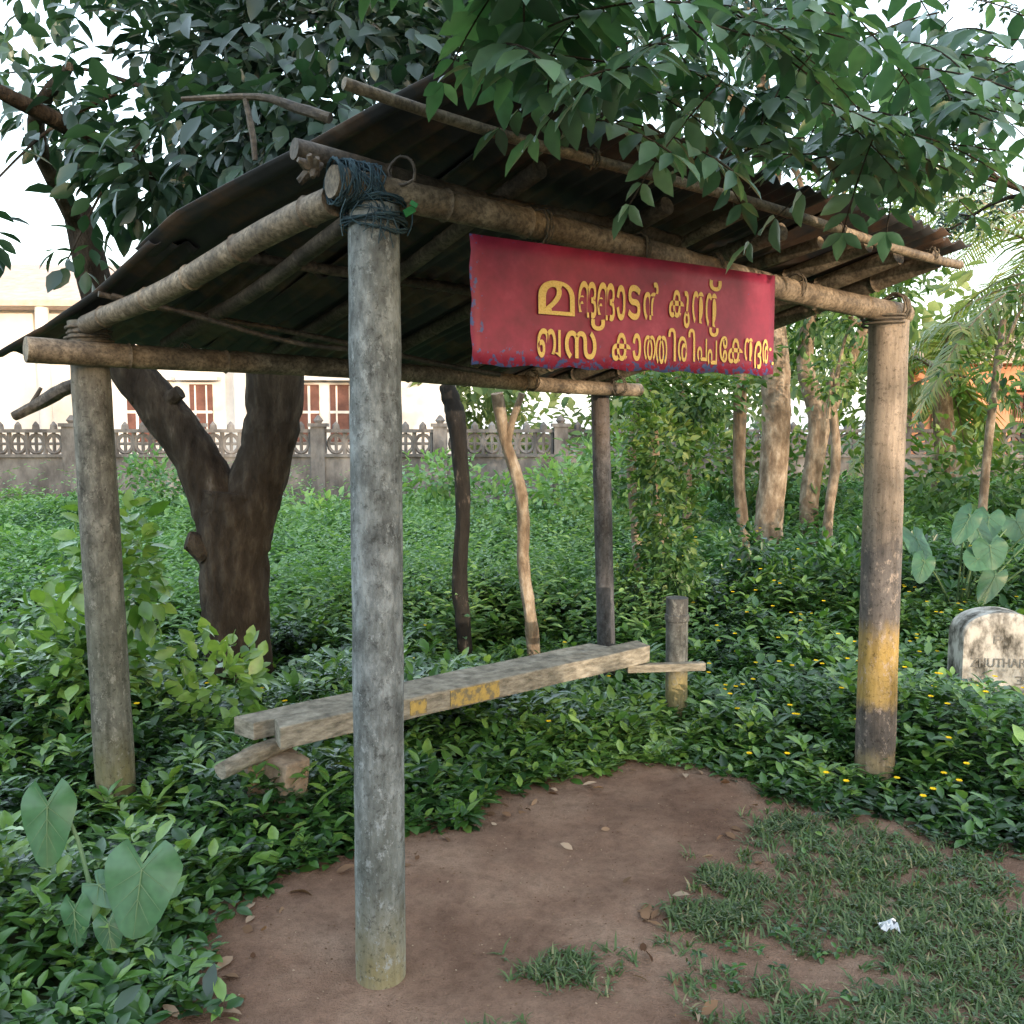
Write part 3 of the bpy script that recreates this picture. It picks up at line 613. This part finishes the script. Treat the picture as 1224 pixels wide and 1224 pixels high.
mb.tube([(-2.10,3.9,1.56),(-1.98,3.9,1.62),(-1.86,3.88,1.68),(-1.75,3.9,1.71)],[.02,.028,.030,.025],9,0,.1,sub=4)
mb.tube([(-2.03,3.9,1.60),(-1.98,3.9,1.68)],[.012,.008],8)
mb.obj('branch',M_bamd,br_)
ot=empty('overhanging_tree'); mb=MB(); P=[];D=[];Nn=[];L=[]
def pinnate(p,d,length,npair,lsz):
    p=Vector(p); d=Vector(d).normalized(); pts=[p.copy()]; q=p.copy(); dd=d.copy()
    for i in range(npair):
        q=q+dd*length/npair; dd=(dd+Vector((0,0,-.085))).normalized(); pts.append(q.copy())
        side=dd.cross(Vector((0,0,1))); 
        if side.length<.1: side=Vector((1,0,0))
        side.normalize(); up=side.cross(dd)
        s=lsz*(.75+.35*math.sin(math.pi*(i+1)/npair))*random.uniform(.85,1.1)
        for sg_ in(-1,1):
            v=(side*sg_*.95+dd*.45+up*random.uniform(-.45,.05)+Vector((0,0,-.25)))
            P.append(tuple(q));D.append(tuple(v));Nn.append(tuple(up+Vector((random.gauss(0,.25),random.gauss(0,.25),random.gauss(0,.2)))));L.append(s)
    P.append(tuple(q));D.append(tuple(dd));Nn.append((0,0,1));L.append(lsz)
    mb.tube(pts,[.0022]*len(pts),4,0,caps=False)
random.seed(11)
for i in range(215):
    a=random.random()
    u=-.45+2.45*a; v=random.uniform(-.85,-.45)
    low=2.235+.05*math.sin(a*17)+(.12 if a<.12 else 0)+max(0,a-.72)*1.1
    z=low+abs(random.gauss(0,.25))
    p=S(u,v,z)
    th=random.uniform(0,6.28); pinnate(p,(math.cos(th),math.sin(th)-.35,random.uniform(-.6,.2)),random.uniform(.24,.38),random.choice([4,5,6]),random.uniform(.078,.105))
leafcloud('leaflets',P,D,Nn,np.array(L),np.array(L)*.46,M_lover,T_LEAF,ot,np.clip(rng.normal(.5,.25,len(P)),0,1))
for (a_,b_) in [((3.6,4.0,3.6),(.6,2.1,2.75)),((2.6,3.4,3.2),(-.4,1.7,2.7)),((1.6,2.7,2.9),(1.2,2.2,2.45)),((.5,2.0,2.75),(-.9,1.9,2.6))]:
    a_=Vector(a_);b_=Vector(b_); mb.tube([a_,a_.lerp(b_,.4)+Vector((0,0,.06)),a_.lerp(b_,.75),b_],[.022,.014,.009,.004],7,0,.05,sub=5)
mb.tube([(3.6,4.0,3.6),(5,3.2,3.9),(6.6,1.5,3.3),(6.9,1.1,-.1)],[.03,.07,.13,.2],12,0,.05,sub=6)
mb.obj('branches',M_bark,ot)
def slender(name,base,pts,rad,blobs,n,L,mat=M_lright,bark=M_barkp,tb=.5):
    global mb
    t=empty(name); mb=MB(); mb.tube([(base[0]+p[0],base[1]+p[1],p[2]) for p in pts],rad,14,0,.09,sub=6)
    top=Vector((base[0]+pts[-1][0],base[1]+pts[-1][1],pts[-1][2]))
    for c,r in blobs[:6]: 
        c=Vector(c); mb.tube([top-Vector((0,0,.3)),top.lerp(c,.5)+Vector((0,0,.1)),c],[rad[-1]*.7,rad[-1]*.4,.006],7,0,.05,sub=3)
    mb.obj('trunk',bark,t)
    if n: crown('crown',blobs,n,L,.5,mat,t,tb,.4)
slender('tree',(2.38,8.4),[(0,0,-.2),(-.02,0,.6),(.02,0,1.4),(.0,0,2.0),(-.1,0,3.2),(-.1,-.2,4.2)],[.15,.13,.125,.13,.11,.07],
   [((2.0,7.8,4.3),(1.1,1.0,.6)),((1.0,7.8,4.5),(1.0,.9,.5)),((1.8,7.8,5.2),(1.6,1.0,.6)),((2.6,8,3.0),(.45,.5,.35)),((1.2,7.9,3.4),(.6,.5,.35))],2900,.14,M_ltree)
slender('tree',(1.75,7.0),[(0,0,-.2),(.03,0,.6),(-.02,0,1.1),(-.03,0,1.8),(-.05,0,2.4)],[.05,.045,.045,.05,.03],
   [((1.6,7,2.0),(.4,.35,.45)),((1.5,6.9,2.8),(.5,.4,.4))],700,.08)
slender('tree',(3.0,9.2),[(0,0,-.2),(-.02,0,.8),(.05,0,1.6),(-.1,0,2.2),(0,0,3.2)],[.10,.09,.10,.08,.05],
   [((2.9,9,2.7),(.5,.5,.5)),((3.6,9,3.2),(.6,.5,.45)),((3.3,9.2,3.9),(.6,.5,.35))],1300,.11)
slender('tree',(3.9,7.6),[(0,0,-.2),(.0,0,.8),(.03,0,1.5),(.1,0,2.4)],[.04,.035,.035,.025],
   [((3.9,7.4,2.0),(.5,.5,.35)),((4.3,7.5,2.5),(.4,.4,.3))],480,.09)
slender('tree',(1.25,7.2),[(0,0,-.2),(-.05,0,.5),(-.12,0,1.0),(-.15,0,1.5),(-.2,0,2.0)],[.05,.05,.045,.04,.03],
   [((1.1,7.1,1.75),(.4,.35,.3)),((.9,7.1,2.2),(.4,.35,.3))],750,.075)
slender('tree',(1.75,9.4),[(0,0,-.2),(.05,0,.8),(.0,0,1.5),(-.05,0,2.2)],[.05,.045,.05,.03],
   [((1.7,9.2,1.9),(.6,.5,.4)),((1.3,9.2,2.4),(.6,.5,.4))],1000,.09)
slender('tree',(3.35,10.5),[(0,0,-.2),(.1,0,1.2),(.35,0,2.0),(.7,0,2.9)],[.10,.09,.08,.05],
   [((3.8,10.4,3.1),(.8,.6,.45)),((3.3,10.4,2.5),(.6,.6,.4))],1000,.11)
slender('tree',(2.65,7.6),[(0,0,-.2),(-.03,0,.7),(.02,0,1.3),(-.05,0,1.9)],[.045,.04,.04,.03],
   [((2.6,7.5,1.9),(.35,.35,.25)),((2.8,7.5,2.4),(.35,.3,.25))],420,.08)
slender('tree',(.95,6.7),[(0,0,-.2),(-.03,0,.6),(-.08,0,1.2),(-.04,0,1.8)],[.04,.036,.035,.025],
   [((.9,6.7,1.8),(.25,.25,.2))],150,.07)
mb=MB(); mb.tube([(-.28,5.6,-.1),(-.30,5.6,.3),(-.325,5.6,.6),(-.30,5.6,1.0),(-.32,5.6,1.4),(-.345,5.62,1.6),(-.40,5.65,1.78)],[.05,.048,.047,.045,.047,.06,.05],14,0,.1,sub=6)
mb.obj('charred_pole',M_char)
mb=MB(); mb.tube([(.14,5.55,-.1),(.12,5.5,.3),(.07,5.5,.7),(.06,5.5,1.1),(-.04,5.5,1.45),(-.09,5.45,1.72)],[.042,.04,.037,.036,.034,.038],12,0,.1,sub=6)
mb.tube([(-.03,5.5,1.42),(-.0,5.48,1.55),(.06,5.45,1.72)],[.028,.022,.02],9,0,.08,sub=3)
mb.obj('crooked_pole',M_barkp)
def bush(name,blobs,n,L,mat,tb=.5,asp=.5,tpl=T_SIMPLE):
    return crown(name,blobs,n,L,asp,mat,None,tb,.1,tpl)
bush('vine_bush',[((1.05,6.1,.8),(.24,.3,.65)),((1.0,6.1,1.35),(.26,.28,.5)),((1.15,6.3,1.75),(.36,.4,.28)),((.85,6.2,.35),(.26,.3,.3))],5800,.07,M_lright,.42)
bush('hedge',[((2.0,6.5,.35),(.6,.40,.36)),((2.9,7.0,.45),(.8,.5,.36)),((1.5,6.3,.22),(.4,.35,.3)),((4.1,6.9,.4),(.8,.6,.4)),((2.3,6.3,.5),(.28,.3,.3)),((1.75,6.6,.65),(.22,.25,.32))],6000,.08,M_lcover,.45)
bush('shrub',[((-1.9,4.15,.45),(.3,.35,.45)),((-1.75,4.0,.85),(.22,.2,.38)),((-2.3,4.3,.3),(.45,.4,.32)),((-1.35,4.2,.3),(.22,.25,.25)),((-1.55,3.75,.95),(.10,.1,.3))],2300,.09,M_lcover,.75,.62,T_LEAF)
bush('shrub',[((-.75,9.5,1.0),(.5,.4,.32)),((-.2,9.2,.75),(.5,.5,.32)),((.5,9.0,.9),(.5,.5,.32)),((1.0,9.8,1.0),(.6,.5,.45)),((-4.2,11,.85),(.7,.5,.45)),((-1.9,9.5,.6),(.6,.5,.3)),((-3.3,10,.5),(.6,.5,.3))],4800,.10,M_lmead,.7)
bush('shrub',[((4.6,9,1.0),(1.0,.8,.65)),((3.2,10,1.1),(1.0,.8,.75)),((5.6,8,.8),(1.0,.8,.65)),((2.2,10.5,1.2),(.9,.8,.75)),((6.5,10,1.0),(1.2,.8,.65)),((1.4,11,1.2),(.8,.8,.65))],5600,.13,M_lright,.5)
bb=[]
for i in range(24):
    x_=random.uniform(2.5,20); y_=random.uniform(15,24); hh=random.uniform(1.5,4.0)
    if 8<x_<12 and y_<20: y_=23
    bb.append(((x_,y_,hh),(random.uniform(1,2),1.2,random.uniform(.8,1.3))))
for i in range(9):
    x_=random.uniform(-24,-12); y_=random.uniform(34,44); bb.append(((x_,y_,random.uniform(3,7)),(3,2,2.2)))
for i in range(10):
    x_=random.uniform(-2,4); y_=random.uniform(20,26); bb.append(((x_,y_,random.uniform(1.5,3.0)),(1.6,1.4,1.1)))
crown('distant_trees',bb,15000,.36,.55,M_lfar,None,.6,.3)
t=empty('airy_tree'); mb=MB(); P=[];D=[];Nn=[];L=[]
def abranch(p,d,length,r,lv):
    pts=[p.copy()]; q=p.copy(); dd=d.copy(); n=6
    for i in range(n):
        dd=(dd+Vector((random.gauss(0,.16),random.gauss(0,.16),random.gauss(0,.10)-(.05 if lv>1 else 0)))).normalized(); q=q+dd*length/n; pts.append(q.copy())
        if lv<3 and i>0 and random.random()<.8:
            abranch(q,(dd+Vector((random.gauss(0,.7),random.gauss(0,.7),random.gauss(0,.45)))).normalized(),length*random.uniform(.45,.65),r*.5,lv+1)
        if lv>=2 and random.random()<.8:
            for k_ in range(2):
                pinnate(q,(random.gauss(0,1),random.gauss(0,1),random.gauss(-.4,.4)),random.uniform(.14,.24),3,.055)
    mb.tube(pts,[r*(1-.7*i/n) for i in range(n+1)],6,0,.04,caps=False)
random.seed(5)
mb.tube([(4.9,7.6,-.2),(4.85,7.6,1.5),(4.7,7.5,3.0),(4.4,7.3,4.2)],[.12,.10,.09,.08],10,0,.05,sub=5)
abranch(Vector((4.6,7.4,3.6)),Vector((-.9,-.4,.35)),2.6,.05,1)
abranch(Vector((4.5,7.4,3.9)),Vector((.5,-.5,.5)),2.2,.05,1)
abranch(Vector((4.4,7.3,4.1)),Vector((-.3,-.5,.9)),2.0,.05,1)
abranch(Vector((4.7,7.5,3.2)),Vector((-1,.1,.1)),1.8,.04,1)
leafcloud('leaflets',P,D,Nn,np.array(L),np.array(L)*.5,M_ltree,T_SIMPLE,t); mb.obj('branches',M_bark,t)
def palm(name,base,h,nf,fl,seed,lean=(0,0)):
    rr=random.Random(seed); e=empty(name); m2=MB(); b=Vector(base); top=b+Vector((lean[0],lean[1],h))
    m2.tube([b,b.lerp(top,.5)+Vector((.1,0,0)),top],[.17,.13,.11],12,0,.04,sub=6)
    P=[];D=[];Nn=[];L=[]
    for i in range(nf):
        az=i*2.4+rr.uniform(-.3,.3); el=rr.uniform(-.2,1.1); d=Vector((math.cos(az)*math.cos(el),math.sin(az)*math.cos(el),math.sin(el))); q=top.copy(); pts=[q.copy()]
        for j in range(22):
            d=(d+Vector((0,0,-.075))).normalized(); q=q+d*fl/22; pts.append(q.copy())
            sd=d.cross(Vector((0,0,1))).normalized(); up=sd.cross(d)
            if j>2:
                for kx in (0,.5):
                    for s_ in(-1,1):
                        P.append(tuple(q-d*kx*fl/22)); D.append(tuple(sd*s_+d*.6-Vector((0,0,rr.uniform(.3,.9))))); Nn.append(tuple(up)); L.append(fl*.24*(math.sin(math.pi*(j+2)/25))+.08)
        m2.tube(pts,[.02*(1-.8*i2/22) for i2 in range(23)],5,0)
    leafcloud('fronds',P,D,Nn,np.array(L),.034,M_palm,T_BLADE,e,np.clip(rng.normal(.65,.2,len(P)),0,1)); m2.obj('trunk',M_barkp,e)
palm('palm_tree',(6.35,10.6,-.1),3.3,18,2.4,3)
palm('palm_tree',(5.35,11.6,-.1),2.3,11,1.7,8)
palm('palm_tree',(10.5,19,-.1),6.0,16,3.2,9)
# ------------------------------------------------------------ compound wall
fw=empty('compound_wall')
def wall(x0,x1,y0,y1):
    a=Vector((x0,y0,0));b=Vector((x1,y1,0)); d=(b-a); L=d.length; d.normalize(); an=math.atan2(d.y,d.x); m1=MB()
    zb=1.05
    c=(a+b)/2
    m1.box((c.x,c.y,zb/2-.25),L,.16,zb+.5,an); m1.box((c.x,c.y,zb+.025),L,.24,.05,an); m1.box((c.x,c.y,1.50),L,.14,.06,an)
    n=int(L/.30)
    for i in range(n):
        p=a+d*(i+.5)*L/n
        if i%7==0:
            m1.box((p.x,p.y,.52),.24,.26,2.1,an+.0); m1.box((p.x,p.y,1.60),.32,.32,.06,an); 
            m1.tube([(p.x,p.y,1.63),(p.x,p.y,1.68),(p.x,p.y,1.77)],[.05,.09,.02],8)
        else:
            q=p; rr_=.155; pts=[]
            for k_ in range(13):
                t_=2*math.pi*k_/12; pts.append(q+d*(rr_*.85*math.cos(t_))+Vector((0,0,1.275+rr_*math.sin(t_))))
            m1.tube(pts,.036,5,0,caps=False)
            m1.tube([q+Vector((0,0,1.08)),q+Vector((0,0,1.5))],.030,5); m1.tube([q+d*.15+Vector((0,0,1.08)),q+d*.15+Vector((0,0,1.5))],.040,5)
            m1.tube([q-d*.13+Vector((0,0,1.275)),q+d*.13+Vector((0,0,1.275))],.028,5)
            m1.tube([q+Vector((0,0,1.52)),q+Vector((0,0,1.60)),q+Vector((0,0,1.66))],[.07,.06,.01],6)
    return m1.obj('wall_panel',M_conc,fw,False)
wall(-14,2.2,15.6,16.2); wall(2.3,14,16.2,15.0)
# ------------------------------------------------------------ houses
def house(name,cx,cy,w_,d_,h,rot,mw,mr,rh=1.6,wins=(),ov=.7,bays=()):
    e=empty(name); e.location=(cx,cy,0); e.rotation_euler=(0,0,rot)
    m1=MB(); m1.box((0,0,h/2-.1),w_,d_,h+.2); m1.obj('walls',mw,e,False)
    m1=MB(); a=w_/2+ov;b=d_/2+ov
    v=[(-a,-b,h),(a,-b,h),(a,b,h),(-a,b,h),(-a+b*.8,0,h+rh),(a-b*.8,0,h+rh),(-a,-b,h-.12),(a,-b,h-.12),(a,b,h-.12),(-a,b,h-.12)]
    m1.add(v,[(0,1,5,4),(1,2,5),(2,3,4,5),(3,0,4),(0,6,7,1),(1,7,8,2),(2,8,9,3),(3,9,6,0),(9,8,7,6)]); m1.obj('roof',mr,e,False)
    m1=MB(); m2=MB()
    for (x_,z_,ww,wh) in wins:
        m1.box((x_,-d_/2-.02,z_),ww,.06,wh); 
        for q in(-.25,.25): m2.box((x_+q*ww,-d_/2-.06,z_),ww*.06,.04,wh*.96)
        m2.box((x_,-d_/2-.055,z_+wh*.02),ww,.03,.06); m2.box((x_,-d_/2-.2,z_+wh/2+.12),ww+.4,.4,.08)
    m1.obj('windows',M_win,e,False); m2.obj('window_trim',mw,e,False)
    m1=MB()
    for x_ in bays: m1.tube([(x_,-d_/2-.6,0),(x_,-d_/2-.6,h-.12)],.14,12)
    if bays: m1.obj('columns',mw,e)
house('house',-8.2,24,13.5,6,4.3,.05,M_house,M_tile,1.4,[(-4,1.9,.7,1.2),(-.2,1.9,.9,1.3),(1.0,1.9,.5,1.3),(3.2,1.9,.9,1.3),(4.2,1.9,.6,1.3)],.8,(-5.6,-2.2,2.0,5.4))
house('house',9.7,19.5,3.0,3,2.9,-.2,M_peach,M_tile,.8,[(-.8,1.7,.7,1.0),(.7,1.7,.7,1.0)],.4)
# ------------------------------------------------------------ unseen sun blockers added behind the camera
sd_=Vector((.5,-.866,0)); pp=Vector((.866,.5,0))
c=sd_*12.2+pp*(-7.0)
house('sun_blocker_house',c.x,c.y,18.6,6,3.9,math.atan2(pp.y,pp.x)+math.pi,M_house,M_tile,.6,[(-5,1.6,1.4,1.4),(0,1.6,1.4,1.4),(5,1.6,1.4,1.4)],.25)  # unseen house, added to keep direct sun off the shelter
bb=[]
for i in range(40):
    w_=4.6+i*.31; zz=random.uniform(.5,4.2)
    if 5.2<w_<7.6: zz=random.uniform(.3,.9)
    q=sd_*random.uniform(9,11)+pp*w_; bb.append(((q.x,q.y,zz),(.8,.8,.8)))
for i in range(5):
    q=sd_*9.6+pp*(2.3+i*.35); bb.append(((q.x,q.y,.55),(.5,.5,.8)))
for (w_,zz) in [(3.05,2.15),(3.5,2.6),(5.9,2.3),(6.4,2.9),(6.7,2.2)]:
    q=sd_*9.6+pp*w_; bb.append(((q.x,q.y,zz),(.16,.16,.12)))
crown('sun_blocker_trees',bb,10000,.30,.6,M_ltree,None,.4,.3)  # unseen foliage added as shade, gaps shaped to pass sun patches
mb=MB(); px,py=1.12,2.62
vs=[];fs=[]
for i in range(7):
    for j in range(6): vs.append((px+(i-3)*.008+random.uniform(-.006,.006),py+(j-2.5)*.009+random.uniform(-.006,.006),.02+random.uniform(0,.03)))
for i in range(6):
    for j in range(5): a=i*6+j; fs.append((a,a+6,a+7,a+1))
mb.add(vs,fs); mb.obj('plastic_litter',M_plastic)
# ------------------------------------------------------------ light, sky, camera
EL=4.5
world=bpy.data.worlds.new('World'); scene.world=world; world.use_nodes=True; nt=world.node_tree
sky=nt.nodes.new('ShaderNodeTexSky'); sky.sky_type='NISHITA'; sky.sun_disc=False
sky.sun_elevation=R(EL); sky.sun_rotation=math.atan2(sd_.x,sd_.y); sky.dust_density=2.5; sky.air_density=1.0
bg=nt.nodes['Background']; bg.inputs[1].default_value=1.8
hz=mix(nt,.6,sky.outputs[0],(1.20,1.32,1.44)); nt.links.new(hz,bg.inputs[0])
sl=bpy.data.lights.new('sun','SUN'); sl.energy=5.0; sl.angle=R(.6); sl.color=(1,.80,.60)
so=bpy.data.objects.new('sun',sl); link(so)
dirv=Vector((sd_.x*math.cos(R(EL)),sd_.y*math.cos(R(EL)),math.sin(R(EL))))
so.rotation_euler=dirv.to_track_quat('Z','Y').to_euler()
cam=bpy.data.cameras.new('camera'); cam.sensor_width=36; cam.lens=36*1100/1224; cam.clip_end=2000; cam.clip_start=.05
co=bpy.data.objects.new('camera',cam); link(co); co.location=(0,0,1.5); co.rotation_euler=(R(90-5.04),0,0)
scene.camera=co
scene.view_settings.view_transform='Standard'; scene.view_settings.look='None'; scene.view_settings.exposure=0
